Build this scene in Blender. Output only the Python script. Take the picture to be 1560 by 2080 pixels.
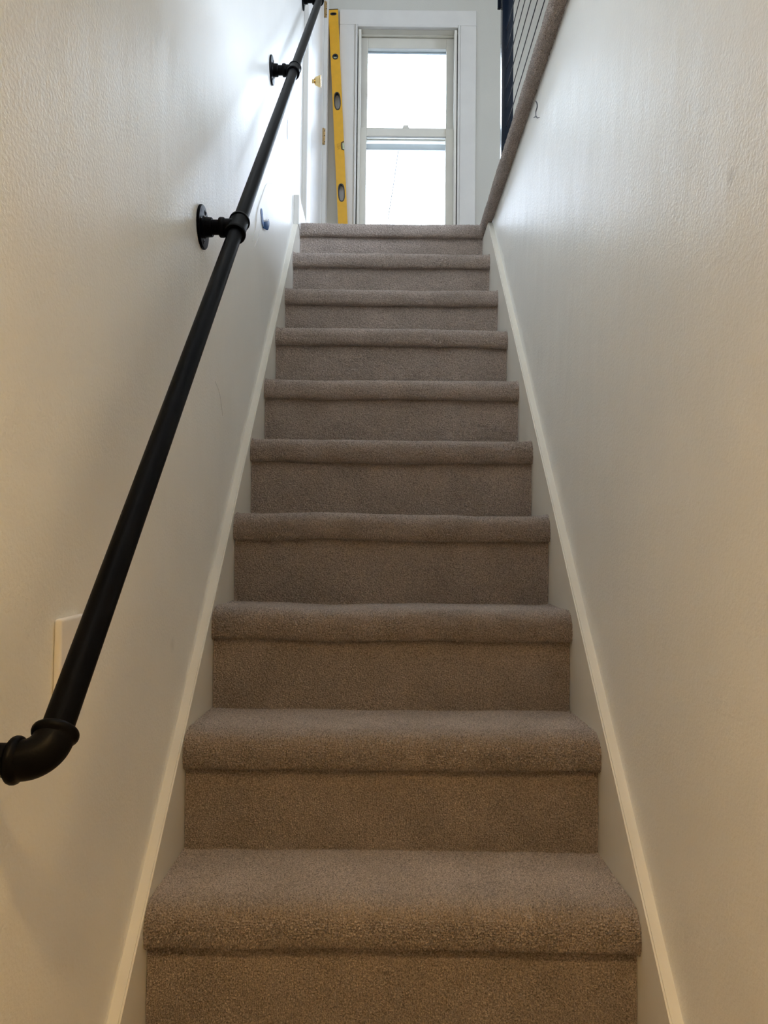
import bpy, bmesh, math, random
import numpy as np
from mathutils import Vector, Matrix

random.seed(4)
rng = np.random.default_rng(4)
S = bpy.context.scene
C = S.collection
for o in list(bpy.data.objects):
    bpy.data.objects.remove(o)

# ------------------------------------------------------------------ levels
RISE, RUN = 0.2316160, 0.235
CZ = 1.3259                      # camera height over the lower floor (z = 0)
Y0 = 1.3083                      # front of the lowest nosing in view
HB0 = -0.6947 + CZ               # underside of that nosing
TH = 0.0637                      # nosing thickness with carpet
OV = 0.0245                      # nosing overhang
XL, XR = -0.3969, 0.4427         # carpet edges / faces of the skirt boards
WL, WR = -0.417, 0.463           # stair walls
LAND = HB0 + TH + 9 * RISE       # upper floor level
LIP_Y = Y0 + 9 * RUN
WF = 4.92                        # far wall face
CEIL = LAND + 2.50
LOWCEIL = LAND - 0.25

# ------------------------------------------------------------------ camera
cam = bpy.data.cameras.new('camera')
camo = bpy.data.objects.new('camera', cam)
C.objects.link(camo)
S.camera = camo
F_PX, YAW, PITCH, ROLL = 1542.676, -0.00083, 0.035956, 0.010643
cam.sensor_fit = 'VERTICAL'
cam.sensor_height = 24.0
cam.lens = F_PX / 2080.0 * 24.0
cam.clip_start = 0.02
cy_, sy_ = math.cos(YAW), math.sin(YAW)
Rz = Matrix(((cy_, -sy_, 0), (sy_, cy_, 0), (0, 0, 1)))
fw = Rz @ Vector((0, math.cos(PITCH), math.sin(PITCH)))
up = Rz @ Vector((0, -math.sin(PITCH), math.cos(PITCH)))
rt = Rz @ Vector((1, 0, 0))
cr_, sr_ = math.cos(ROLL), math.sin(ROLL)
r2 = cr_ * rt + sr_ * up
u2 = -sr_ * rt + cr_ * up
M3 = Matrix((r2, u2, -fw)).transposed()
camo.matrix_world = Matrix.Translation((0, 0, CZ)) @ M3.to_4x4()

# ------------------------------------------------------------------ light
SKY = 13.0
W = bpy.data.worlds.new('overcast_sky')
S.world = W
W.use_nodes = True
bgn = W.node_tree.nodes['Background']
bgn.inputs[0].default_value = (0.82, 0.92, 1.12, 1)
bgn.inputs[1].default_value = SKY
S.view_settings.view_transform = 'Standard'
S.view_settings.look = 'None'
S.view_settings.exposure = 0.30
S.view_settings.gamma = 1.0
S.view_settings.use_curve_mapping = False
S.cycles.max_bounces = 10
S.cycles.diffuse_bounces = 8
S.cycles.use_adaptive_sampling = True
S.cycles.adaptive_threshold = 0.03
S.cycles.caustics_reflective = False
S.cycles.caustics_refractive = False
S.cycles.sample_clamp_indirect = 6.0


def portal(name, loc, rot, sx, sy):
    d = bpy.data.lights.new(name, 'AREA')
    d.shape = 'RECTANGLE'
    d.size, d.size_y = sx, sy
    d.cycles.is_portal = True
    o = bpy.data.objects.new(name, d)
    o.location, o.rotation_euler = loc, rot
    C.objects.link(o)


WX0, WX1, WZ0, WZ1 = -0.2045, 0.4605, CZ + 1.93, CZ + 3.3806     # window opening
portal('window_portal', ((WX0 + WX1) / 2, 5.16, (WZ0 + WZ1) / 2), (-math.pi / 2, 0, 0), WX1 - WX0 + .1, WZ1 - WZ0 + .1)
U2 = (-1.2, 2.7, LAND + 0.5, LAND + 2.25)                          # side window of the upper room (y0,y1,z0,z1)
portal('side_window_portal', (4.2, (U2[0] + U2[1]) / 2, (U2[2] + U2[3]) / 2), (0, math.pi / 2, 0), U2[3] - U2[2], U2[1] - U2[0])
LAMP_STRENGTH = 720.0
FILL_LAMP_STRENGTH = 12.0


# ------------------------------------------------------------------ materials
def new_mat(name, col, rough=0.5, metal=0.0, spec=0.5):
    m = bpy.data.materials.new(name)
    m.use_nodes = True
    b = m.node_tree.nodes['Principled BSDF']
    b.inputs['Base Color'].default_value = (*col, 1)
    b.inputs['Roughness'].default_value = rough
    b.inputs['Metallic'].default_value = metal
    b.inputs['Specular IOR Level'].default_value = spec
    return m, m.node_tree, b


def N(nt, t, **kw):
    n = nt.nodes.new(t)
    for k, v in kw.items():
        if k.startswith('i_'):
            n.inputs[int(k[2:])].default_value = v
        else:
            setattr(n, k, v)
    return n


def world_pos(nt, scale=(1, 1, 1)):
    g = N(nt, 'ShaderNodeNewGeometry')
    mp = N(nt, 'ShaderNodeMapping')
    mp.inputs['Scale'].default_value = scale
    nt.links.new(g.outputs['Position'], mp.inputs['Vector'])
    return mp.outputs[0]


def add_bump(nt, b, height, strength, dist, prev=None):
    bp = N(nt, 'ShaderNodeBump')
    bp.inputs['Strength'].default_value = strength
    bp.inputs['Distance'].default_value = dist
    nt.links.new(height, bp.inputs['Height'])
    if prev is not None:
        nt.links.new(prev, bp.inputs['Normal'])
    nt.links.new(bp.outputs[0], b.inputs['Normal'])
    return bp.outputs[0]


def noise(nt, vec, scale, detail=2.0, rough=0.5):
    n = N(nt, 'ShaderNodeTexNoise')
    n.inputs['Scale'].default_value = scale
    n.inputs['Detail'].default_value = detail
    n.inputs['Roughness'].default_value = rough
    nt.links.new(vec, n.inputs['Vector'])
    return n.outputs[0]


def mottled(nt, b, col, amount, scale, vec=None, detail=3.0):
    v = vec or world_pos(nt)
    n = noise(nt, v, scale, detail)
    mr = N(nt, 'ShaderNodeMapRange')
    mr.inputs['From Min'].default_value, mr.inputs['From Max'].default_value = 0.3, 0.7
    mr.inputs['To Min'].default_value, mr.inputs['To Max'].default_value = 1 - amount, 1 + amount
    nt.links.new(n, mr.inputs['Value'])
    vm = N(nt, 'ShaderNodeVectorMath', operation='SCALE')
    vm.inputs[0].default_value = col
    nt.links.new(mr.outputs[0], vm.inputs['Scale'])
    nt.links.new(vm.outputs[0], b.inputs['Base Color'])
    return vm.outputs[0]


WALLCOL = (0.87, 0.86, 0.81)


def wall_mat(name, col, rough, spots=()):
    m, nt, b = new_mat(name, col, rough)
    colour = mottled(nt, b, col, 0.025, 3.0)
    for (p, r, dark) in spots:                       # hand smudges with a shape of their own
        g = N(nt, 'ShaderNodeNewGeometry')
        d = N(nt, 'ShaderNodeVectorMath', operation='DISTANCE')
        nt.links.new(g.outputs['Position'], d.inputs[0])
        d.inputs[1].default_value = p
        nz = noise(nt, g.outputs['Position'], 60.0, 2.0)
        ad = N(nt, 'ShaderNodeMath', operation='MULTIPLY_ADD')
        nt.links.new(nz, ad.inputs[0])
        ad.inputs[1].default_value = r * 0.8
        nt.links.new(d.outputs['Value'], ad.inputs[2])
        mr = N(nt, 'ShaderNodeMapRange')
        mr.inputs['From Min'].default_value, mr.inputs['From Max'].default_value = r * 0.8, r * 1.6
        mr.inputs['To Min'].default_value, mr.inputs['To Max'].default_value = 1 - dark, 1.0
        nt.links.new(ad.outputs[0], mr.inputs['Value'])
        sc = N(nt, 'ShaderNodeVectorMath', operation='SCALE')
        nt.links.new(colour, sc.inputs[0])
        nt.links.new(mr.outputs[0], sc.inputs['Scale'])
        colour = sc.outputs[0]
    nt.links.new(colour, b.inputs['Base Color'])
    h1 = noise(nt, world_pos(nt), 165.0, 3.0, 0.55)
    h2 = noise(nt, world_pos(nt, (1, 1, 0.14)), 38.0, 2.0, 0.5)
    h3 = noise(nt, world_pos(nt, (1, 1, 0.5)), 9.0, 2.0, 0.5)
    n1 = add_bump(nt, b, h3, 0.35, 0.010)
    n2 = add_bump(nt, b, h2, 0.22, 0.0012, n1)
    n3 = add_bump(nt, b, h1, 0.80, 0.0013, n2)
    # a few raised drips
    v = N(nt, 'ShaderNodeTexVoronoi')
    v.inputs['Scale'].default_value = 12.0
    nt.links.new(world_pos(nt, (1, 1, 0.3)), v.inputs['Vector'])
    mr = N(nt, 'ShaderNodeMapRange')
    mr.inputs['From Min'].default_value, mr.inputs['From Max'].default_value = 0.02, 0.07
    mr.inputs['To Min'].default_value, mr.inputs['To Max'].default_value = 1.0, 0.0
    nt.links.new(v.outputs['Distance'], mr.inputs['Value'])
    add_bump(nt, b, mr.outputs[0], 0.35, 0.0012, n3)
    return m


M_wall_l = wall_mat('wall_paint_left', WALLCOL, 0.40, [((WL, 1.52, CZ - 0.214), 0.016, 0.10)])
M_wall_r = wall_mat('wall_paint_right', WALLCOL, 0.40, [((WR, 1.005, CZ + 0.492), 0.013, 0.16)])
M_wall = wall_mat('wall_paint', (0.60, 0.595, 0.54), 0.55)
M_ceiling, nt, b = new_mat('ceiling_paint', (0.82, 0.81, 0.78), 0.8)
mottled(nt, b, (0.82, 0.81, 0.78), 0.02, 4.0)


def paint(name, col, rough, brush=0.25):
    m, nt, b = new_mat(name, col, rough)
    mottled(nt, b, col, 0.03, 8.0)
    h = noise(nt, world_pos(nt, (1, 1, 0.06)), 160.0, 2.0)
    add_bump(nt, b, h, brush, 0.001)
    return m


M_trim = paint('white_trim_paint', (0.71, 0.70, 0.665), 0.42)
M_skirt = paint('skirt_board_paint', (0.80, 0.77, 0.69), 0.34, 0.15)
M_door = paint('door_paint', (0.82, 0.83, 0.83), 0.28, 0.6)
M_sash = paint('cream_sash_paint', (0.76, 0.74, 0.66), 0.45)
M_storm = paint('storm_frame_aluminium', (0.55, 0.60, 0.64), 0.4)
M_strip, nt, b = new_mat('weatherstrip_grey', (0.10, 0.10, 0.11), 0.5)
mottled(nt, b, (0.10, 0.10, 0.11), 0.2, 40)

CARPET = (0.43, 0.365, 0.325)
M_carpet, nt, b = new_mat('cut_pile_carpet', CARPET, 1.0, 0.0, 0.1)
v = world_pos(nt)
n_big = noise(nt, v, 9.0, 3.0)
n_tuft = noise(nt, v, 330.0, 2.0, 0.65)
mrs = []
for (nn, lo, hi) in ((n_big, 0.90, 1.10), (n_tuft, 0.42, 1.58)):
    mr = N(nt, 'ShaderNodeMapRange')
    mr.inputs['From Min'].default_value, mr.inputs['From Max'].default_value = 0.3, 0.7
    mr.inputs['To Min'].default_value, mr.inputs['To Max'].default_value = lo, hi
    nt.links.new(nn, mr.inputs['Value'])
    mrs.append(mr)
mr = N(nt, 'ShaderNodeMath', operation='MULTIPLY')
nt.links.new(mrs[0].outputs[0], mr.inputs[0])
nt.links.new(mrs[1].outputs[0], mr.inputs[1])
vm = N(nt, 'ShaderNodeVectorMath', operation='SCALE')
vm.inputs[0].default_value = CARPET
nt.links.new(mr.outputs[0], vm.inputs['Scale'])
nt.links.new(vm.outputs[0], b.inputs['Base Color'])
hb = noise(nt, v, 900.0, 2.0, 0.6)
add_bump(nt, b, hb, 0.8, 0.0015)
b.inputs['Sheen Weight'].default_value = 0.25
b.inputs['Sheen Roughness'].default_value = 0.4

M_iron, nt, b = new_mat('black_painted_iron', (0.0025, 0.0025, 0.0032), 0.40, 0.0, 0.05)
mottled(nt, b, (0.0025, 0.0025, 0.0032), 0.15, 60)
add_bump(nt, b, noise(nt, world_pos(nt), 700.0, 2.0), 0.12, 0.0006)
M_fitting, nt, b = new_mat('black_cast_fitting', (0.0025, 0.0025, 0.0032), 0.40, 0.0, 0.07)
add_bump(nt, b, noise(nt, world_pos(nt), 320.0, 3.0), 0.25, 0.0008)
M_screw, nt, b = new_mat('black_screw', (0.03, 0.03, 0.03), 0.35, 0.6)
mottled(nt, b, (0.03, 0.03, 0.03), 0.2, 200)
M_post, nt, b = new_mat('dark_railing_steel', (0.006, 0.011, 0.022), 0.25, 0.0, 0.2)
mottled(nt, b, (0.005, 0.009, 0.017), 0.1, 30)
M_cable, nt, b = new_mat('dark_steel_cable', (0.025, 0.025, 0.028), 0.4, 0.4)
wv = N(nt, 'ShaderNodeTexWave')
wv.inputs['Scale'].default_value = 260.0
nt.links.new(world_pos(nt, (1, 1, 1)), wv.inputs['Vector'])
add_bump(nt, b, wv.outputs[1], 0.4, 0.0005)
M_brass, nt, b = new_mat('polished_brass', (0.80, 0.58, 0.26), 0.16, 1.0)
mottled(nt, b, (0.80, 0.58, 0.26), 0.08, 60)
M_hinge, nt, b = new_mat('tarnished_brass', (0.50, 0.34, 0.16), 0.35, 1.0)
mottled(nt, b, (0.50, 0.34, 0.16), 0.25, 120)
M_yellow, nt, b = new_mat('yellow_enamel', (0.75, 0.40, 0.015), 0.35)
mottled(nt, b, (0.75, 0.40, 0.015), 0.05, 30)
M_blackp, nt, b = new_mat('black_plastic', (0.02, 0.02, 0.022), 0.4)
mottled(nt, b, (0.02, 0.02, 0.022), 0.1, 50)
M_letter, nt, b = new_mat('ochre_lettering', (0.52, 0.26, 0.01), 0.5)
mottled(nt, b, (0.52, 0.26, 0.01), 0.05, 50)
M_vial, nt, b = new_mat('vial_fluid', (0.55, 0.62, 0.42), 0.15)
mottled(nt, b, (0.55, 0.62, 0.42), 0.1, 80)
M_plate, nt, b = new_mat('white_plate_plastic', (0.86, 0.84, 0.80), 0.3)
mottled(nt, b, (0.86, 0.84, 0.80), 0.02, 20)
M_tape, nt, b = new_mat('blue_tape', (0.02, 0.11, 0.32), 0.35)
mottled(nt, b, (0.02, 0.11, 0.32), 0.2, 150)
M_tape2, nt, b = new_mat('pale_blue_tape', (0.34, 0.50, 0.76), 0.5)
mottled(nt, b, (0.34, 0.50, 0.76), 0.15, 150)
M_scuff, nt, b = new_mat('white_filler', (0.88, 0.88, 0.87), 0.3)
mottled(nt, b, (0.88, 0.88, 0.87), 0.03, 60)
M_gouge, nt, b = new_mat('grey_scratch', (0.12, 0.13, 0.15), 0.5)
mottled(nt, b, (0.12, 0.13, 0.15), 0.2, 200)
M_wood, nt, b = new_mat('bare_pine', (0.50, 0.36, 0.21), 0.7)
mottled(nt, b, (0.50, 0.36, 0.21), 0.15, 12, world_pos(nt, (0.2, 3, 3)))
M_lower, nt, b = new_mat('lower_floor_boards', (0.42, 0.27, 0.14), 0.45)
mottled(nt, b, (0.42, 0.27, 0.14), 0.2, 10, world_pos(nt, (6, 0.5, 1)))
M_ground, nt, b = new_mat('pale_paving', (0.30, 0.31, 0.32), 0.9)
mottled(nt, b, (0.30, 0.31, 0.32), 0.2, 2)
M_cord, nt, b = new_mat('weathered_cord', (0.25, 0.25, 0.26), 0.7)
mottled(nt, b, (0.25, 0.25, 0.26), 0.2, 100)

M_glass = bpy.data.materials.new('window_glass')
M_glass.use_nodes = True
nt = M_glass.node_tree
nt.nodes.clear()
out = N(nt, 'ShaderNodeOutputMaterial')
mixs = N(nt, 'ShaderNodeMixShader')
fr = N(nt, 'ShaderNodeFresnel')
fr.inputs['IOR'].default_value = 1.45
tr = N(nt, 'ShaderNodeBsdfTransparent')
tr.inputs[0].default_value = (0.96, 0.975, 0.97, 1)
gl = N(nt, 'ShaderNodeBsdfGlossy')
gl.inputs['Roughness'].default_value = 0.02
nt.links.new(fr.outputs[0], mixs.inputs[0])
nt.links.new(tr.outputs[0], mixs.inputs[1])
nt.links.new(gl.outputs[0], mixs.inputs[2])
nt.links.new(mixs.outputs[0], out.inputs[0])

M_screen = bpy.data.materials.new('fibreglass_screen')
M_screen.use_nodes = True
nt = M_screen.node_tree
nt.nodes.clear()
out = N(nt, 'ShaderNodeOutputMaterial')
mixs = N(nt, 'ShaderNodeMixShader')
mixs.inputs[0].default_value = 0.22
tr = N(nt, 'ShaderNodeBsdfTransparent')
df = N(nt, 'ShaderNodeBsdfDiffuse')
df.inputs[0].default_value = (0.30, 0.32, 0.34, 1)
nt.links.new(tr.outputs[0], mixs.inputs[1])
nt.links.new(df.outputs[0], mixs.inputs[2])
nt.links.new(mixs.outputs[0], out.inputs[0])

M_lampglow = bpy.data.materials.new('warm_lamp_glass')
M_lampglow.use_nodes = True
nt = M_lampglow.node_tree
b = nt.nodes['Principled BSDF']
b.inputs['Base Color'].default_value = (0.9, 0.85, 0.75, 1)
b.inputs['Emission Color'].default_value = (1.0, 0.65, 0.26, 1)
b.inputs['Emission Strength'].default_value = LAMP_STRENGTH


# ------------------------------------------------------------------ helpers
BASE = {}


def finish(name, me, m, parent=None, smooth=None, kind=None):
    o = bpy.data.objects.new(name, me)
    C.objects.link(o)
    if m is not None:
        me.materials.append(m)
    if parent is not None:
        base = BASE.get(parent.name, Vector((0, 0, 0)))
        if base.length > 0:
            me.transform(Matrix.Translation(-base))
        o.parent = parent
        BASE[o.name] = base
    if smooth is not None:
        for p in me.polygons:
            p.use_smooth = True
        me.set_sharp_from_angle(angle=math.radians(smooth))
    if kind:
        o['kind'] = kind
    return o


def obj(name, bm, m, parent=None, smooth=None, kind=None):
    bmesh.ops.recalc_face_normals(bm, faces=bm.faces)
    me = bpy.data.meshes.new(name)
    bm.to_mesh(me)
    bm.free()
    return finish(name, me, m, parent, smooth, kind)


def thing(name, label, cat, loc, group=None):
    o = bpy.data.objects.new(name, None)
    o.empty_display_size = 0.05
    C.objects.link(o)
    o.location = loc
    BASE[o.name] = Vector(loc)
    o['label'], o['category'] = label, cat
    if group:
        o['group'] = group
    return o


def B():
    return bmesh.new()


def box(bm, x0, x1, y0, y1, z0, z1, bev=0.0, seg=2):
    vs = [bm.verts.new((x, y, z)) for x in (x0, x1) for y in (y0, y1) for z in (z0, z1)]
    q = [(0, 1, 3, 2), (4, 6, 7, 5), (0, 4, 5, 1), (2, 3, 7, 6), (0, 2, 6, 4), (1, 5, 7, 3)]
    fs = [bm.faces.new([vs[i] for i in f]) for f in q]
    if bev > 0:
        es = {e for f in fs for e in f.edges}
        bmesh.ops.bevel(bm, geom=list(es), offset=bev, segments=seg, affect='EDGES', profile=0.6)
    return bm


def frame(bm, x0, x1, z0, z1, y0, y1, wl, wr, wb, wt, bev=0.002):
    """four rails round an opening in the plane y = const"""
    box(bm, x0, x0 + wl, y0, y1, z0, z1, bev, 1)
    box(bm, x1 - wr, x1, y0, y1, z0, z1, bev, 1)
    if wb:
        box(bm, x0 + wl, x1 - wr, y0, y1, z0, z0 + wb, bev, 1)
    if wt:
        box(bm, x0 + wl, x1 - wr, y0, y1, z1 - wt, z1, bev, 1)
    return bm


def prism(bm, pts, axis, a0, a1):
    """closed outline pts (2D) extruded along an axis: 'x' -> pts are (y,z); 'y' -> (x,z); 'z' -> (x,y)"""
    def P(p, a):
        return {'x': (a, p[0], p[1]), 'y': (p[0], a, p[1]), 'z': (p[0], p[1], a)}[axis]
    lo = [bm.verts.new(P(p, a0)) for p in pts]
    hi = [bm.verts.new(P(p, a1)) for p in pts]
    n = len(pts)
    bm.faces.new(lo)
    bm.faces.new(hi[::-1])
    for i in range(n):
        bm.faces.new((lo[i], lo[(i + 1) % n], hi[(i + 1) % n], hi[i]))
    return bm


def tube(bm, path, rad, seg=20, caps=True):
    path = [Vector(p) for p in path]
    n = len(path)
    if not hasattr(rad, '__len__'):
        rad = [rad] * n
    t0 = (path[1] - path[0]).normalized()
    ref = Vector((0, 0, 1)) if abs(t0.z) < 0.9 else Vector((1, 0, 0))
    nrm = t0.cross(ref).normalized()
    rings = []
    for i in range(n):
        if i == 0:
            t = t0
        elif i == n - 1:
            t = (path[-1] - path[-2]).normalized()
        else:
            t = ((path[i] - path[i - 1]).normalized() + (path[i + 1] - path[i]).normalized()).normalized()
        nrm = (nrm - t * nrm.dot(t)).normalized()
        bn = t.cross(nrm)
        rings.append([bm.verts.new(path[i] + (nrm * math.cos(a) + bn * math.sin(a)) * rad[i])
                      for a in (2 * math.pi * k / seg for k in range(seg))])
    for a, b_ in zip(rings, rings[1:]):
        for k in range(seg):
            bm.faces.new((a[k], a[(k + 1) % seg], b_[(k + 1) % seg], b_[k]))
    if caps:
        bm.faces.new(rings[0][::-1])
        bm.faces.new(rings[-1])
    return bm


def lathe(bm, org, d, prof, seg=28):
    """prof = [(distance along d, radius)...]"""
    org, d = Vector(org), Vector(d).normalized()
    a = d.cross(Vector((0, 0, 1)) if abs(d.z) < 0.9 else Vector((1, 0, 0))).normalized()
    c = d.cross(a)
    rings = []
    for (s, r) in prof:
        if r <= 1e-6:
            rings.append([bm.verts.new(org + d * s)])
        else:
            rings.append([bm.verts.new(org + d * s + (a * math.cos(t) + c * math.sin(t)) * r)
                          for t in (2 * math.pi * k / seg for k in range(seg))])
    for p, q in zip(rings, rings[1:]):
        for k in range(seg):
            k2 = (k + 1) % seg
            if len(p) == 1 and len(q) > 1:
                bm.faces.new((p[0], q[k2], q[k]))
            elif len(q) == 1 and len(p) > 1:
                bm.faces.new((p[k], p[k2], q[0]))
            elif len(p) > 1:
                bm.faces.new((p[k], p[k2], q[k2], q[k]))
    return bm


def struct(o):
    o['kind'] = 'structure'
    return o


# ------------------------------------------------------------------ room shell
bm = B()
box(bm, WL - .15, WL, -2.6, 3.845, 0, CEIL)
box(bm, WL - .15, WL, 3.845, 4.775, 0, LAND)
box(bm, WL - .15, WL, 3.845, 4.775, CZ + 3.63, CEIL)
box(bm, WL - .15, WL, 4.775, WF + .2, 0, CEIL)
wall_left = struct(obj('wall_left', bm, M_wall_l))
bm = B()
box(bm, WR, WR + .12, -2.6, 0.30, 0, LOWCEIL)
box(bm, WR, WR + .12, 0.30, WF, 0, LAND - TH + .02)
wall_right = struct(obj('wall_right', bm, M_wall_r))
bm = B()
HX0, HX1, HZ0, HZ1 = WX0 - .018, WX1 + .018, WZ0 - .04, WZ1 + .012
XE = 4.0
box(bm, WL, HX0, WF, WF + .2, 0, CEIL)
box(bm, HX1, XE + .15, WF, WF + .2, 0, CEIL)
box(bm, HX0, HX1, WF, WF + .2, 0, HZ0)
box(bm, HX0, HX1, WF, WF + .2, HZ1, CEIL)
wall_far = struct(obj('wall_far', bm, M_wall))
bm = B()
box(bm, XE, XE + .15, -1.6, U2[0], 0, CEIL)
box(bm, XE, XE + .15, U2[1], WF, 0, CEIL)
box(bm, XE, XE + .15, U2[0], U2[1], 0, U2[2])
box(bm, XE, XE + .15, U2[0], U2[1], U2[3], CEIL)
struct(obj('wall_upper_side', bm, M_wall))
struct(obj('wall_upper_near', box(B(), WL, XE + .15, -1.75, -1.6, LAND, CEIL), M_wall))
struct(obj('wall_lower_near', box(B(), WL - .15, WR + .12, -2.75, -2.6, 0, LAND), M_wall))
struct(obj('ceiling', box(B(), WL - .15, XE + .15, -1.75, WF + .2, CEIL, CEIL + .12), M_ceiling))
struct(obj('ceiling', box(B(), WL, WR, -2.6, 0.30, LOWCEIL, LOWCEIL + .03), M_ceiling))
struct(obj('wall_header', box(B(), WL, WR, 0.285, 0.30, LOWCEIL + .03, LAND - .02), M_wall))
struct(obj('floor', box(B(), WL, WR, -2.6, WF, -.05, 0.0), M_lower))
bm = B()
box(bm, WL, WR + .06, LIP_Y + .20, WF, LAND - .20, LAND - .004)
box(bm, WR + .06, XE, 0.30, WF, LAND - .20, LAND - .004)
box(bm, WL, XE, -1.6, 0.30, LAND - .20, LAND - .004)
struct(obj('floor', bm, M_carpet))
struct(obj('ground', box(B(), -60, 60, 8, 140, -2.2, -2.0), M_ground))

# skirt boards up both sides of the flight
for nm, x0, x1, (ya, za), (yb, zb) in (('baseboard_left', WL, XL, (1.1951, -.7486), (3.354, 1.4074)),
                                       ('baseboard_right', XR, WR, (1.1757, -.7282), (3.2514, 1.3736))):
    s = (zb - za) / (yb - ya)
    y_low, y_end = 0.72, LIP_Y + .085
    top = lambda y: za + s * (y - ya) + CZ
    z_end = LAND - (.0465 if nm.endswith('left') else TH + .004)
    ycut = ya + (z_end - CZ - za) / s
    pts = [(y_low, 0.0), (y_low, top(y_low)), (ycut, z_end), (y_end, z_end), (y_end, LAND - .45), (1.6, 0.0)]
    bm = prism(B(), pts, 'x', x0, x1)
    inner = x1 if nm.endswith('left') else x0
    es = [e for e in bm.edges if abs(e.verts[0].co.x - inner) < 1e-5 and abs(e.verts[1].co.x - inner) < 1e-5
          and min(e.verts[0].co.y, e.verts[1].co.y) < y_low + .001 and min(e.verts[0].co.z, e.verts[1].co.z) > .05 and abs(e.verts[0].co.y - e.verts[1].co.y) > .5]
    bmesh.ops.bevel(bm, geom=es, offset=.003, segments=2, affect='EDGES')
    struct(obj(nm, bm, M_skirt))
struct(obj('trim_1', box(B(), WL, WL + .0245, 3.36, 3.668, LAND - .045, CZ + 1.5435, .002, 1), M_trim))
struct(obj('baseboard_far', box(B(), WL + .026, 3.98, WF - .048, WF, LAND - .004, LAND + .20, .003, 1), M_trim))

# marks on the two stair walls
def mark(name, pts, parent, m, r, X, side):
    bm = B()
    n = len(pts)
    rr = [r * (0.35 + 0.65 * math.sin(math.pi * (i + .6) / (n + .2))) for i in range(n)]
    tube(bm, [(X + side * r * .25, y, z + CZ) for (y, z) in pts], rr, 8)
    return obj(name, bm, m, parent, 60)


def curve(pts, k=6):
    out_ = []
    P = [pts[0]] + list(pts) + [pts[-1]]
    for i in range(1, len(P) - 2):
        for j in range(k):
            t = j / k
            out_.append(tuple(0.5 * ((2 * P[i][c]) + (-P[i - 1][c] + P[i + 1][c]) * t
                                     + (2 * P[i - 1][c] - 5 * P[i][c] + 4 * P[i + 1][c] - P[i + 2][c]) * t * t
                                     + (-P[i - 1][c] + 3 * P[i][c] - 3 * P[i + 1][c] + P[i + 2][c]) * t ** 3) for c in range(len(pts[0]))))
    out_.append(tuple(pts[-1]))
    return out_


mark('scuff', curve([(2.71, 1.285), (2.672, 1.2686), (2.5755, 1.2155), (2.4885, 1.1343), (2.4082, 1.0492), (2.3856, .9916), (2.3374, .9247)]), wall_left, M_scuff, .0028, WL, 1)
mark('scuff', curve([(2.4609, 1.0099), (2.4259, .968), (2.3741, .9204)]), wall_left, M_scuff, .002, WL, 1)
mark('scratch', curve([(3.1199, 1.7584), (3.0945, 1.6982), (3.1147, 1.6653)]), wall_left, M_gouge, .0012, WL, 1)
mark('scuff', curve([(1.8549, .3832), (1.9073, .3629), (1.9469, .3131)]), wall_left, M_scuff, .0012, WL, 1)
mark('scratch', curve([(2.3297, 1.3768), (2.3066, 1.357), (2.2988, 1.340), (2.318, 1.338), (2.3211, 1.3232)]), wall_right, M_gouge, .0026, WR, -1)
mark('scratch', curve([(2.3602, 1.3406), (2.336, 1.329), (2.318, 1.321), (2.30, 1.306), (2.2684, 1.2895)]), wall_right, M_gouge, .0022, WR, -1)

# ------------------------------------------------------------------ carpet surfaces
TAB = rng.random((256, 256, 2))


def worley(u, v):
    iu, iv = np.floor(u).astype(int), np.floor(v).astype(int)
    f1, f2 = np.full(u.shape, 9.0), np.full(u.shape, 9.0)
    for du in (-1, 0, 1):
        for dv in (-1, 0, 1):
            cu, cv = iu + du, iv + dv
            j = TAB[cu & 255, cv & 255]
            d = np.sqrt((cu + .1 + .8 * j[..., 0] - u) ** 2 + (cv + .1 + .8 * j[..., 1] - v) ** 2)
            f2 = np.minimum(f2, np.maximum(f1, d))
            f1 = np.minimum(f1, d)
    return f1, f2


VT = rng.random((128, 128))


def vnoise(u, v):
    iu, iv = np.floor(u).astype(int), np.floor(v).astype(int)
    fu, fv = u - iu, v - iv
    fu, fv = fu * fu * (3 - 2 * fu), fv * fv * (3 - 2 * fv)
    g = lambda a, b_: VT[a & 127, b_ & 127]
    return (g(iu, iv) * (1 - fu) + g(iu + 1, iv) * fu) * (1 - fv) + (g(iu, iv + 1) * (1 - fu) + g(iu + 1, iv + 1) * fu) * fv - .5


def resample(pts, spacing):
    """polyline with a local spacing (function of arc position 0..1) -> points, arc length"""
    P = np.array(pts)
    L = np.concatenate([[0], np.cumsum(np.linalg.norm(np.diff(P, axis=0), axis=1))])
    out_, s = [], 0.0
    while s < L[-1]:
        out_.append(s)
        i = min(np.searchsorted(L, s, 'right') - 1, len(P) - 2)
        a, b_ = P[i], P[i + 1]
        w = (s - L[i]) / max(L[i + 1] - L[i], 1e-9)
        s += spacing(*(a + (b_ - a) * w))
    out_.append(L[-1])
    s = np.array(out_)
    return np.stack([np.interp(s, L, P[:, 0]), np.interp(s, L, P[:, 1])], 1), s


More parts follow.
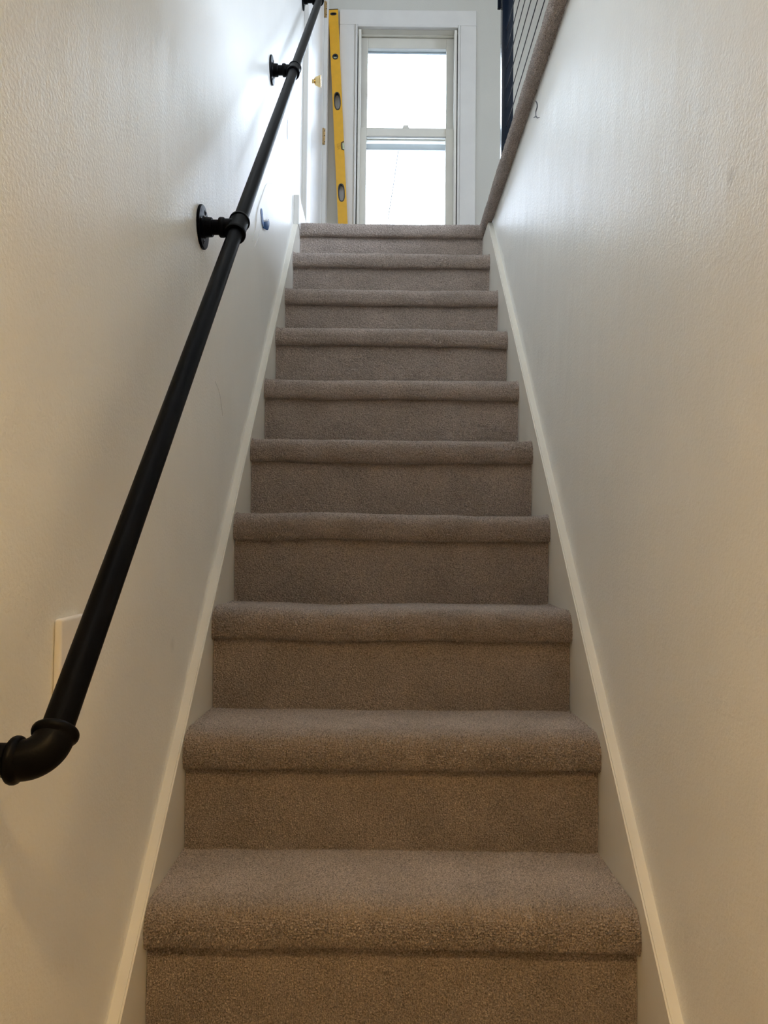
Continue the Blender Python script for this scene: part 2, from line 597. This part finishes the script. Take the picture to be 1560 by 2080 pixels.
def pile_sheet(name, prof, x0, x1, dx, spacing, amp, parent, seed, swap=False, wav=0.0, cell=0.0034, kind=None, ends=(True, True)):
    """carpet with real tufts: profile (depth, height) run along x (or along y when swap)"""
    P, s = resample(prof, spacing)
    T = np.gradient(P, axis=0)
    T /= np.linalg.norm(T, axis=1)[:, None] + 1e-12
    nrm = np.stack([-T[:, 1], T[:, 0]], 1)
    nx = int(round((x1 - x0) / dx)) + 1
    xs = np.linspace(x0, x1, nx)
    Sg, Xg = np.meshgrid(s, xs, indexing='ij')
    u, v = Sg / cell + seed * 17.3, Xg / (cell * 1.12) + seed * 7.7
    wob = 1.1 * vnoise(Sg / .011 + seed, Xg / .013), 1.1 * vnoise(Sg / .012 + 40 + seed, Xg / .011 + 9)
    f1, f2 = worley(u + wob[0], v + wob[1])
    g = np.clip((f2 - f1) / .42, 0, 1)
    h = (g * g * (3 - 2 * g)) * (1.0 - .35 * np.clip(f1, 0, 1))
    A = np.array([amp(*p) for p in P])[:, None]
    fine = vnoise(Sg / (cell * .5) + 3, Xg / (cell * .5) + seed)
    disp = A * (h - .75 + .35 * fine)
    disp += 0.0013 * vnoise(Sg / .035 + seed * 3, Xg / .045) + 0.0030 * vnoise(Sg / .16 + seed, Xg / .15 + seed * 5)
    if ends[0]:
        e = np.clip(1 - (Xg - x0) / .009, 0, 1)
        disp -= .0035 * e * e
    if ends[1]:
        e = np.clip(1 - (x1 - Xg) / .009, 0, 1)
        disp -= .0035 * e * e
    a = P[:, 0][:, None] + nrm[:, 0][:, None] * disp
    z = P[:, 1][:, None] + nrm[:, 1][:, None] * disp
    if wav:
        z = z + wav * (vnoise(Xg / .21 + seed * 9.1, 0 * Xg + seed) + .6 * vnoise(Xg / .07 + seed * 4.1, 0 * Xg + 3.5))
    if swap:
        co = np.stack([a, Xg, z], -1)
    else:
        co = np.stack([Xg, a, z], -1)
    ns = len(s)
    base = BASE.get(parent.name) if parent is not None else Vector((0, 0, 0))
    co = co - np.array(base)
    idx = np.arange(ns * nx).reshape(ns, nx)
    q = np.stack([idx[:-1, :-1], idx[1:, :-1], idx[1:, 1:], idx[:-1, 1:]], -1).reshape(-1, 4)
    if swap:
        q = q[:, ::-1]
    me = bpy.data.meshes.new(name)
    me.vertices.add(ns * nx)
    me.vertices.foreach_set('co', co.astype(np.float32).ravel())
    me.loops.add(q.size)
    me.loops.foreach_set('vertex_index', q.astype(np.int32).ravel())
    me.polygons.add(len(q))
    me.polygons.foreach_set('loop_start', np.arange(0, q.size, 4, dtype=np.int32))
    me.polygons.foreach_set('use_smooth', np.ones(len(q), dtype=bool))
    me.update()
    me.materials.append(M_carpet)
    o = bpy.data.objects.new(name, me)
    C.objects.link(o)
    if parent is not None:
        o.parent = parent
    if kind:
        o['kind'] = kind
    return o


def nose_profile(back):
    """(depth, height) relative to the nosing front/underside, from the tread's back to the underside"""
    pts = [(back, TH - .002), (.075 if back > .1 else .046, TH + .0005)]
    r = .040
    for k in range(11):
        a = math.pi / 2 * k / 10
        pts.append((.040 - r * math.sin(a) ** 0.9, TH - r + r * math.cos(a) ** 0.85))
    pts += [(.0000, .016), (.0025, .006), (.008, .0005), (.015, .0005), (OV + .004, .003)]
    return curve(pts, 5)


STEPS = list(range(-2, 10))
DX = {-2: .006, -1: .004, 0: .00105, 1: .00118, 2: .0015, 3: .0017, 4: .0019, 5: .0021, 6: .0023, 7: .0025, 8: .0026, 9: .0026}
ADJ = {2: -.003, 6: .006, 7: -.003, 9: -.004}        # small unevenness of the real noses
stair = thing('staircase', 'steep narrow flight of stairs in greyish brown cut pile carpet between two white walls', 'staircase', (0.02, Y0 - 2 * RUN, 0))
for j in STEPS:
    yj, zj = Y0 + RUN * j, HB0 + RISE * j + ADJ.get(j, 0)
    dx = DX[j]
    back = RUN + OV - .004 if j < 9 else .205
    prof = [(yj + a, zj + c) for (a, c) in nose_profile(back)]
    coarse = 1.0 if j < 2 else (1.6 if j == 2 else 2.4)
    sp = lambda y, z, yj=yj, dx=dx, k=coarse: dx * (k if y > yj + .085 else 1.0)
    am = lambda y, z, yj=yj, j=j: (1 if j < 5 else .78) * (.0058 if y < yj + .05 else .0058 - .0030 * min(1, (y - yj - .05) / .03))
    pile_sheet('tread', prof, XL + .0005, XR - .0005 if j < 9 else WR - .002, dx, sp, am, stair, j + 3, wav=.0045, cell=.0036 + .00010 * max(0, j))
    zlow = zj - RISE + TH - .004 - (ADJ.get(j, 0) - ADJ.get(j - 1, 0)) if j > -2 else 0.0
    prof = [(yj + OV + .003, zj + .012), (yj + OV, zj - .01), (yj + OV - .002, (zj + zlow) / 2), (yj + OV, zlow + .012), (yj + OV - .003, zlow - .001)]
    pile_sheet('riser', curve(prof, 5), XL + .0008, XR - .0008, dx, lambda y, z, dx=dx: dx, lambda y, z: .0038, stair, j + 31, cell=.0031 + .00010 * max(0, j))
# timber carriage under the carpet
pts = []
for j in STEPS:
    yj, zt = Y0 + RUN * j + OV + .008, HB0 + RISE * j + TH - .012
    pts += [(yj, zt - RISE if j > -2 else 0.0), (yj, zt)]
pts += [(LIP_Y + .20, LAND - .012), (LIP_Y + .20, LAND - .30), (Y0 - RUN, 0.0)]
obj('carriage', prism(B(), pts, 'x', XL + .001, XR - .001), M_wood, stair)

# carpet rolled over the edge of the upper floor
edge = thing('carpet_edging', 'thick grey brown carpet roll wrapping the upper floor edge over the right wall', 'carpet edge', (WR, 2.0, LAND - TH))
prof = [(.428 + a * 1.12, LAND - TH + c * 1.16) for (a, c) in nose_profile(.052)]
o = pile_sheet('roll', prof, 0.31, LIP_Y - .003, .0024, lambda y, z: .0022, lambda y, z: .0068, edge, 77, cell=.0056, swap=True, wav=.002)

# ------------------------------------------------------------------ window_1
win = bpy.data.objects.new('window_1', None)
C.objects.link(win)
win['kind'] = 'structure'
win.location = ((WX0 + WX1) / 2, WF, WZ0)
BASE['window_1'] = Vector(win.location)
zc = CZ
obj('casing', box(B(), -.3243, -.2195, 4.90, WF, zc + 1.90, zc + 3.3975, .003, 1), M_trim, win)
obj('casing', box(B(), .4745, .5805, 4.90, WF, zc + 1.90, zc + 3.3975, .003, 1), M_trim, win)
obj('casing', box(B(), -.3243, .5805, 4.90, WF, zc + 3.3980, zc + 3.5005, .003, 1), M_trim, win)
bm = B()
frame(bm, -.2190, .4740, zc + 1.93, zc + 3.3972, 4.892, 4.925, .0155, .0145, 0, .0165, .0035)
obj('bead', bm, M_trim, win, 40)
bm = B()
box(bm, HX0 + .001, WX0 - .004, 4.925, 5.10, WZ0, WZ1)
obj('jamb', bm, M_sash, win)
bm = B()
box(bm, WX1 + .004, HX1 - .001, 4.925, 5.10, WZ0, WZ1)
obj('jamb', bm, M_sash, win)
obj('head_jamb', box(B(), HX0 + .001, HX1 - .001, 4.925, 5.10, WZ1 + .0005, HZ1 - .0005), M_sash, win)
for x in (-.2075, .4585):
    obj('weatherstrip', box(B(), x, x + .005, 4.928, 5.07, WZ0 + .001, WZ1 - .02), M_strip, win)
for (xa, xb) in ((-.1965, -.1795), (.4365, .4535)):
    obj('stop', box(B(), xa, xb, 4.900, 4.950, WZ0 + .001, WZ1 - .013, .003, 2), M_sash, win, 40)
obj('head_stop', box(B(), -.195, .452, 4.972, 4.990, WZ1 - .006, WZ1, .002, 1), M_sash, win)
us = obj('upper_sash', frame(B(), -.2015, .4565, zc + 2.672, zc + 3.3785, 5.0, 5.035, .0645, .0645, .055, .073, .003), M_sash, win, 35)
obj('glass_pane', box(B(), -.139, .394, 5.016, 5.019, zc + 2.725, zc + 3.307), M_glass, us)
ls = obj('lower_sash', frame(B(), -.2015, .4545, zc + 1.935, zc + 2.7364, 4.955, 4.992, .062, .066, .07, .0584, .003), M_sash, win, 35)
obj('glass_pane', box(B(), -.142, .391, 4.972, 4.975, zc + 2.003, zc + 2.680), M_glass, ls)
bm = B()
box(bm, .100, .146, 4.957, 4.982, zc + 2.7364, zc + 2.743, .001, 1)
box(bm, .104, .140, 4.960, 4.976, zc + 2.743, zc + 2.759, .004, 2)
obj('sash_lock', bm, M_sash, ls, 40)
obj('sill', box(B(), -.345, .60, 4.86, 5.10, zc + 1.895, zc + 1.93, .006, 2), M_trim, win, 40)
st = obj('storm_frame', frame(B(), HX0 + .002, HX1 - .002, WZ0 + .001, WZ1 - .001, 5.078, 5.098, .075, .075, .05, .055, .002), M_storm, win, 35)
obj('meeting_rail', box(B(), -.146, .403, 5.076, 5.10, zc + 2.6484, zc + 2.6929, .002, 1), M_storm, st, 35)
obj('meeting_rail', box(B(), -.146, .403, 5.084, 5.106, zc + 2.7065, zc + 2.7237, .002, 1), M_trim, st, 35)
obj('glass_pane', box(B(), -.148, .405, 5.088, 5.090, zc + 2.70, zc + 3.33), M_glass, st)
obj('insect_screen', box(B(), -.148, .405, 5.0935, 5.0942, zc + 1.98, zc + 2.6484), M_screen, st)
obj('cord', tube(B(), [(.0755, 5.099, zc + 2.655), (.047, 5.099, zc + 2.43), (.016, 5.099, zc + 2.2209), (-.012, 5.099, zc + 2.02)], .0030, 8), M_cord, st, 60)
obj('cord', tube(B(), [(-.1195, 5.099, zc + 2.360), (-.119, 5.099, zc + 2.3146)], .0030, 8), M_cord, st, 60)

# side window of the upper room
w2 = struct(obj('window_2', B(), None))
w2.location = (XE, U2[0], U2[2])
BASE['window_2'] = Vector(w2.location)
bm = B()
for (ya, yb, za, zb) in ((U2[0] - .1, U2[0] + .05, U2[2] - .1, U2[3] + .1), (U2[1] - .05, U2[1] + .1, U2[2] - .1, U2[3] + .1),
                         (U2[0] + .05, U2[1] - .05, U2[2] - .1, U2[2] + .05), (U2[0] + .05, U2[1] - .05, U2[3] - .05, U2[3] + .1)):
    box(bm, XE - .02, XE + .06, ya, yb, za, zb, .003, 1)
box(bm, XE, XE + .05, (U2[0] + U2[1]) / 2 - .03, (U2[0] + U2[1]) / 2 + .03, U2[2] + .05, U2[3] - .05)
obj('sash', bm, M_trim, w2)
obj('glass_pane', box(B(), XE + .02, XE + .024, U2[0] + .03, U2[1] - .03, U2[2] + .03, U2[3] - .03), M_glass, w2)

# ------------------------------------------------------------------ door_1 in the left wall of the landing
dz1 = CZ + 3.625
door = struct(obj('door_1', box(B(), WL - .036, WL - .001, 3.849, 4.771, LAND + .006, dz1 - .004, .002, 1), M_door))
for (ya, yb, zb) in ((3.662, 3.838, dz1 + .1), (4.788, WF - .002, dz1 + .1)):
    obj('casing', box(B(), WL, WL + .0245, ya, yb, LAND - .002, zb, .003, 1), M_trim, door)
obj('casing', box(B(), WL, WL + .0245, 3.839, 4.787, dz1 + .008, dz1 + .1, .003, 1), M_trim, door)
kz, ky = CZ + 2.449, 3.985
kn = obj('knob', lathe(B(), (WL, ky, kz), (1, 0, 0), [(.004, .010), (.022, .010), (.024, .0165), (.029, .0205), (.045, .0275), (.056, .0305), (.0585, .030), (.0595, .026), (.0585, .012), (.0585, 0)], 32), M_brass, door, 35)
obj('rosette', lathe(B(), (WL, ky, kz), (1, 0, 0), [(-.001, .034), (.003, .034), (.006, .029), (.007, .012), (.007, 0)], 32), M_brass, kn, 35)
for hz in (2.58, 3.416):
    h = obj('hinge', box(B(), WL + .001, WL + .0185, 4.7855, 4.7885, CZ + hz - .053, CZ + hz + .053, .0008, 1), M_hinge, door)
    for k in range(5):
        z0 = CZ + hz - .053 + k * .0212
        obj('knuckle', lathe(B(), (WL + .0045, 4.781, z0), (0, 0, 1), [(0, 0), (0, .0048), (.0008, .0055), (.0198, .0055), (.0206, .0048), (.0206, 0)], 12), M_hinge, h, 40)
    for dz in (-.034, .006, .036):
        obj('screw', lathe(B(), (WL + .0135, 4.7856, CZ + hz + dz), (0, -1, 0), [(0, .0032), (.0008, .003), (.0012, .0015), (.0006, .0005), (.0006, 0)], 10), M_screw, h, 40)

# ------------------------------------------------------------------ black pipe handrail
RX = -0.3358
RS = 1.0065
rz = lambda y: CZ + .6985 + RS * (y - 1.6877)
dirv = Vector((0, 1, RS)).normalized()
rail = thing('pipe_handrail', 'black iron pipe handrail with flanged brackets along the left stair wall', 'handrail', (WL, 1.6877, rz(1.6877)))
yE, yT = 0.770, 3.585
Ec, Tc = Vector((RX, yE, rz(yE))), Vector((RX, yT, rz(yT)))
obj('pipe', tube(B(), [Ec + dirv * .025, Tc - dirv * .025], .0164, 28), M_iron, rail, 40)


def bracket_parts(c, branch_len=.040):
    c = Vector(c)
    bm = B()
    lathe(bm, c, dirv, [(-.0385, .0166), (-.0385, .0225), (-.036, .0238), (-.030, .0238), (-.0275, .0212), (.0275, .0212), (.030, .0238), (.036, .0238), (.0385, .0225), (.0385, .0166)], 32)
    lathe(bm, c, (-1, 0, 0), [(.004, .0192), (branch_len - .013, .0192), (branch_len - .011, .0215), (branch_len - .009, .0223), (branch_len - .002, .0223), (branch_len, .021), (branch_len, .0)], 28)
    obj('tee', bm, M_fitting, rail, 35)
    wall_fix(c, branch_len)


def wall_fix(c, branch_len):
    obj('nipple', lathe(B(), (c.x, c.y, c.z), (-1, 0, 0), [(branch_len - .003, .0167), (c.x - WL - .020, .0167)], 24), M_iron, rail, 40)
    fl = obj('flange', lathe(B(), (WL + .0005, c.y, c.z), (1, 0, 0), [(0, 0), (0, .0475), (.001, .0485), (.0045, .0485), (.0062, .0470), (.0072, .0250), (.0095, .0222), (.0235, .0213), (.0250, .0200), (.0250, .0150), (.0250, 0)], 40), M_fitting, rail, 30)
    for k in range(4):
        a = math.pi / 2 * k + .12
        p = Vector((WL + .0058, c.y + .0345 * math.sin(a), c.z + .0345 * math.cos(a)))
        obj('screw', lathe(B(), p, (1, 0, 0), [(0, .0062), (.0018, .0058), (.0030, .0038), (.0032, .0022), (.0018, .0016), (.0018, 0)], 14), M_screw, fl, 35)


for y in (1.6877, 2.650):
    bracket_parts((RX, y, rz(y)))


def elbow(c, d_in, d_out, Rb=.025):
    """pipe comes along d_in towards c, leaves along d_out"""
    a, o_ = Vector(d_in).normalized(), Vector(d_out).normalized()
    p0, p1 = c - a * Rb, c + o_ * Rb
    cen = c - a * Rb + o_ * Rb
    path, rad = [], []
    bead = [(-.0105, .0185), (-.0100, .0215), (-.0085, .0232), (-.0065, .0240), (-.0040, .0240), (-.0018, .0232), (-.0003, .0218), (.0010, .0205)]
    for (t, r) in bead:
        path.append(p0 + a * t)
        rad.append(r)
    for k in range(1, 19):
        t = math.pi / 2 * k / 19
        path.append(cen - o_ * Rb * math.cos(t) + a * Rb * math.sin(t))
        rad.append(.0205)
    for (t, r) in bead[::-1]:
        path.append(p1 - o_ * t)
        rad.append(r)
    return obj('elbow', tube(B(), path, rad, 32), M_fitting, rail, 35)


elbow(Ec, -dirv, (-1, 0, 0))
wall_fix(Ec, .040)
elbow(Tc, dirv, (-1, 0, 0))
wall_fix(Tc, .040)

# ------------------------------------------------------------------ cable railing of the upper floor
PX, PY = .5395, 3.375
rl = thing('cable_railing', 'dark steel post with thin taut cables guarding the upper floor edge', 'railing', (PX, PY, LAND))
obj('post', box(B(), PX - .0255, PX + .0255, PY - .0255, PY + .0255, LAND - .004, LAND + 1.075, .0025, 2), M_post, rl, 40)
obj('post', box(B(), PX - .0255, PX + .0255, .36, .411, LAND - .004, LAND + 1.075, .0025, 2), M_post, rl, 40)
for y in (PY, .3855):
    obj('base_plate', box(B(), PX - .05, PX + .05, y - .045, y + .045, LAND - .004, LAND + .006, .002, 1), M_post, rl)
obj('top_rail', box(B(), PX - .041, PX + .026, .33, PY + .02, LAND + 1.0755, LAND + 1.11, .004, 2), M_post, rl, 40)
obj('bracket', box(B(), PX - .041, PX - .0262, PY + .010, PY + .0255, CZ + 2.434, CZ + 2.52, .001, 1), M_post, rl)
for n in range(-4, 6):
    z = CZ + 1.861 + .0888 * n
    obj('cable', tube(B(), [(PX, .40, z), (PX - .004, PY - .02, z)], .0020, 8), M_cable, rl, 60)

# ------------------------------------------------------------------ yellow spirit level leaning in the corner
LB = Vector((-.2610, 4.8745, LAND + .2005))
LT = Vector((-.3655, 4.8850, CZ + 3.482))
ax = (LT - LB)
LLEN = ax.length
ax.normalize()
lx = (Vector((1, 0, 0)) - ax * ax.x).normalized()
ly = ax.cross(lx)
LM = Matrix((lx, ly, ax)).transposed().to_4x4()
LM.translation = LB
lev = thing('spirit_level', 'long yellow box spirit level standing upright beside the window casing', 'level', (0, 0, 0))
lev.matrix_world = LM
BASE['spirit_level'] = Vector((0, 0, 0))
w_, t_ = .031, .012


def outline(cx, cz_, hw, hh, n=28, p=2.6):
    return [(cx + hw * math.copysign(abs(math.cos(a)) ** (2 / p), math.cos(a)), cz_ + hh * math.copysign(abs(math.sin(a)) ** (2 / p), math.sin(a)))
            for a in (2 * math.pi * k / n for k in range(n))]


fr_ = lambda zrel: (zrel + CZ - LB.z) / (LT.z - LB.z) * LLEN
z_vc, z_h1, z_cv, z_h2, z_sl = fr_(3.160), fr_(2.862), fr_(2.562), fr_(2.252), fr_(3.448)
zlow_ = lambda z: max(2 * z_cv - z, .03)
holes = [('o', 0, z_sl, .0205, .009), ('c', 0, z_vc, .019, .019), ('h', 0, z_h1, .0215, .060), ('h', 0, z_h2, .0215, .060),
         ('c', 0, zlow_(z_vc), .019, .019), ('n', .031, z_cv, .019, .030)]
bm = B()
# body with real openings: triangle-filled face outline with holes, extruded
def filled(y, flip):
    es = []
    outer = [(-w_, .0), (w_, .0), (w_, z_cv - .028), (.017, z_cv - .022), (.013, z_cv), (.017, z_cv + .022), (w_, z_cv + .028), (w_, LLEN), (-w_, LLEN)]
    loops = [outer] + [outline(h[1], h[2], h[3], h[4], 28, 2.0 if h[0] == 'c' else 2.6) for h in holes if h[0] != 'n']
    rings = []
    for lp in loops:
        vs = [bm.verts.new((p[0], y, p[1])) for p in lp]
        es += [bm.edges.new((vs[i], vs[(i + 1) % len(vs)])) for i in range(len(vs))]
        rings.append(vs)
    bmesh.ops.triangle_fill(bm, use_beauty=True, use_dissolve=False, edges=es)
    return rings


ra, rb = filled(-t_, 0), filled(t_, 1)
for a, b_ in zip(ra, rb):
    for i in range(len(a)):
        k = (i + 1) % len(a)
        bm.faces.new((a[i], a[k], b_[k], b_[i]))
obj('body', bm, M_yellow, lev)
for h in holes:
    if h[0] == 'n':
        continue
    inn = outline(h[1], h[2], h[3] * .72 if h[0] != 'c' else .012, h[4] * .90 if h[0] == 'h' else (h[4] * .5 if h[0] == 'o' else .012))
    oun = outline(h[1], h[2], h[3] + .0005, h[4] + .0005, 28, 2.0 if h[0] == 'c' else 2.6)
    bm = B()
    n = len(inn)
    g = [[bm.verts.new((p[0], y, p[1])) for p in lp] for (lp, y) in ((oun, -t_ - .0012), (inn, -t_ - .0012), (inn, t_ + .001), (oun, t_ + .001))]
    for a, b_ in zip(g, g[1:] + g[:1]):
        for i in range(n):
            k = (i + 1) % n
            bm.faces.new((a[i], a[k], b_[k], b_[i]))
    gr = obj('grip_rim' if h[0] == 'h' else 'vial_rim' if h[0] == 'c' else 'hanging_slot', bm, M_blackp, lev, 30)
    if h[0] == 'c':
        obj('vial', tube(B(), [(-.0115, 0, h[2]), (.0115, 0, h[2])], .0065, 14), M_vial, gr, 40)
    if h[0] == 'o':
        obj('slot_back', box(B(), -.019, .019, -.004, .004, h[2] - .008, h[2] + .008), M_blackp, gr)
bm = B()
tube(bm, [(w_ - .0005, -t_ - .001, z_cv - .029), (.016, -t_ - .001, z_cv - .0225), (.0125, -t_ - .001, z_cv), (.016, -t_ - .001, z_cv + .0225), (w_ - .0005, -t_ - .001, z_cv + .029)], .0028, 8)
nr = obj('vial_rim', bm, M_blackp, lev, 50)
obj('vial', tube(B(), [(.024, 0, z_cv - .024), (.024, 0, z_cv + .024)], .0075, 14), M_vial, nr, 40)
for (za, zb) in ((-.0003, .012), (LLEN - .006, LLEN + .001)):
    obj('end_cap', box(B(), -w_ - .001, w_ + .001, -t_ - .001, t_ + .001, za, zb, .002, 1), M_blackp, lev)
fc = bpy.data.curves.new('lettering', 'FONT')
fc.body = 'LSA'
fc.size = .026
fc.extrude = .0004
fc.align_x, fc.align_y = 'CENTER', 'CENTER'
tmp = bpy.data.objects.new('lettering_outline', fc)
C.objects.link(tmp)
bpy.context.view_layer.update()
tme = bpy.data.meshes.new_from_object(tmp.evaluated_get(bpy.context.evaluated_depsgraph_get()))
bpy.data.objects.remove(tmp)
bpy.data.curves.remove(fc)
tme.name = 'lettering'
tme.materials.clear()
tme.materials.append(M_letter)
fo = bpy.data.objects.new('lettering', tme)
C.objects.link(fo)
fo.parent = lev
fo.matrix_local = Matrix.Translation((-.006, -t_ - .0004, z_cv - .004)) @ Matrix.Rotation(math.pi / 2, 4, 'Y') @ Matrix.Rotation(math.pi / 2, 4, 'X')

# ------------------------------------------------------------------ wall plate on the left wall
sw = thing('wall_plate', 'plain white plastic wall plate on the left wall mostly hidden behind the black handrail', 'wall plate', (WL, 1.006, CZ - .164))
obj('plate', box(B(), WL + .0003, WL + .0105, .9687, 1.0485, CZ - .222, CZ - .106, .0048, 4), M_plate, sw, 40)
for y in (.9985, 1.0285):
    obj('screw', lathe(B(), (WL + .0104, y, CZ - .206), (1, 0, 0), [(0, .0032), (.0006, .003), (.0009, .0016), (.0005, .001), (.0005, 0)], 12), M_plate, sw, 40)

# ------------------------------------------------------------------ blue scrap on the left wall
tp = thing('tape_scrap', 'small torn scrap of blue tape stuck to the left wall near the handrail', 'tape', (WL, 2.54, CZ + 1.065))
bm = B()
L1 = curve([(2.484, 1.094, .0006), (2.494, 1.081, .0012), (2.503, 1.068, .0020), (2.512, 1.055, .0030), (2.524, 1.046, .0042)], 4)
wd = [.004, .012, .015, .016, .017, .016, .014, .013, .013, .014, .015, .015, .014, .012, .009, .006, .003]
up_ = [bm.verts.new((WL + .0008 + p[2], p[0] + w, p[1] + CZ + .5 * w)) for p, w in zip(L1, wd)]
dn_ = [bm.verts.new((WL + .0008 + p[2], p[0] - w, p[1] + CZ - .5 * w)) for p, w in zip(L1, wd)]
for i in range(len(L1) - 1):
    bm.faces.new((up_[i], up_[i + 1], dn_[i + 1], dn_[i]))
bmesh.ops.solidify(bm, geom=bm.faces[:], thickness=.0006)
obj('strip', bm, M_tape2, tp, 50)
bm = B()
ring = []
for k in range(13):
    t = k / 12
    yy, zz = 2.518 + .108 * t, 1.052 + .060 * t - .008 * math.sin(math.pi * t)
    xx = .001 + .010 * math.sin(math.pi * t) ** .8
    hw = .003 + .013 * math.sin(math.pi * min(1, .12 + t * .85)) ** .7
    ring.append([bm.verts.new((WL + xx + .003 * math.sin(math.pi * s), yy, zz + CZ + hw * (2 * s - 1))) for s in (0, .25, .5, .75, 1)])
for a, b_ in zip(ring, ring[1:]):
    for i in range(4):
        bm.faces.new((a[i], a[i + 1], b_[i + 1], b_[i]))
bmesh.ops.solidify(bm, geom=bm.faces[:], thickness=.0006)
obj('curl', bm, M_tape, tp, 60)

# ------------------------------------------------------------------ warm downlight on the lower hall ceiling
LX, LY = .02, -.26
lp = thing('downlight', 'white cylindrical downlight with a warm bulb on the low hall ceiling', 'lamp', (LX, LY, LOWCEIL))
obj('can', lathe(B(), (LX, LY, LOWCEIL), (0, 0, -1), [(0, 0), (0, .082), (.082, .082), (.084, .080), (.084, .074), (.082, .072), (.012, .064), (.012, 0)], 40), M_trim, lp, 35)
obj('lens', lathe(B(), (LX, LY, LOWCEIL - .0125), (0, 0, -1), [(0, 0), (0, .052), (.006, .050), (.008, 0)], 32), M_lampglow, lp, 35)

# fill light: white globe added out of view above the stairwell to brighten it
M_fillglow = bpy.data.materials.new('fill_lamp_glow')
M_fillglow.use_nodes = True
b = M_fillglow.node_tree.nodes['Principled BSDF']
b.inputs['Base Color'].default_value = (0.9, 0.88, 0.84, 1)
b.inputs['Emission Color'].default_value = (1.0, 0.91, 0.80, 1)
b.inputs['Emission Strength'].default_value = FILL_LAMP_STRENGTH
GX, GY = .02, .62
gp = thing('fill_light', 'added fill light, an unseen white globe on the ceiling high above the stairs', 'lamp', (GX, GY, CEIL))
obj('base', lathe(B(), (GX, GY, CEIL), (0, 0, -1), [(0, 0), (0, .09), (.02, .085), (.02, 0)], 32), M_trim, gp, 35)
obj('globe', lathe(B(), (GX, GY, CEIL - .165), (0, 0, 1), [(.15 * math.sin(a), .15 * math.cos(a) if abs(a) < 1.57 else 0) for a in [math.pi * (k / 20 - .5) for k in range(21)]], 32), M_fillglow, gp, 50)
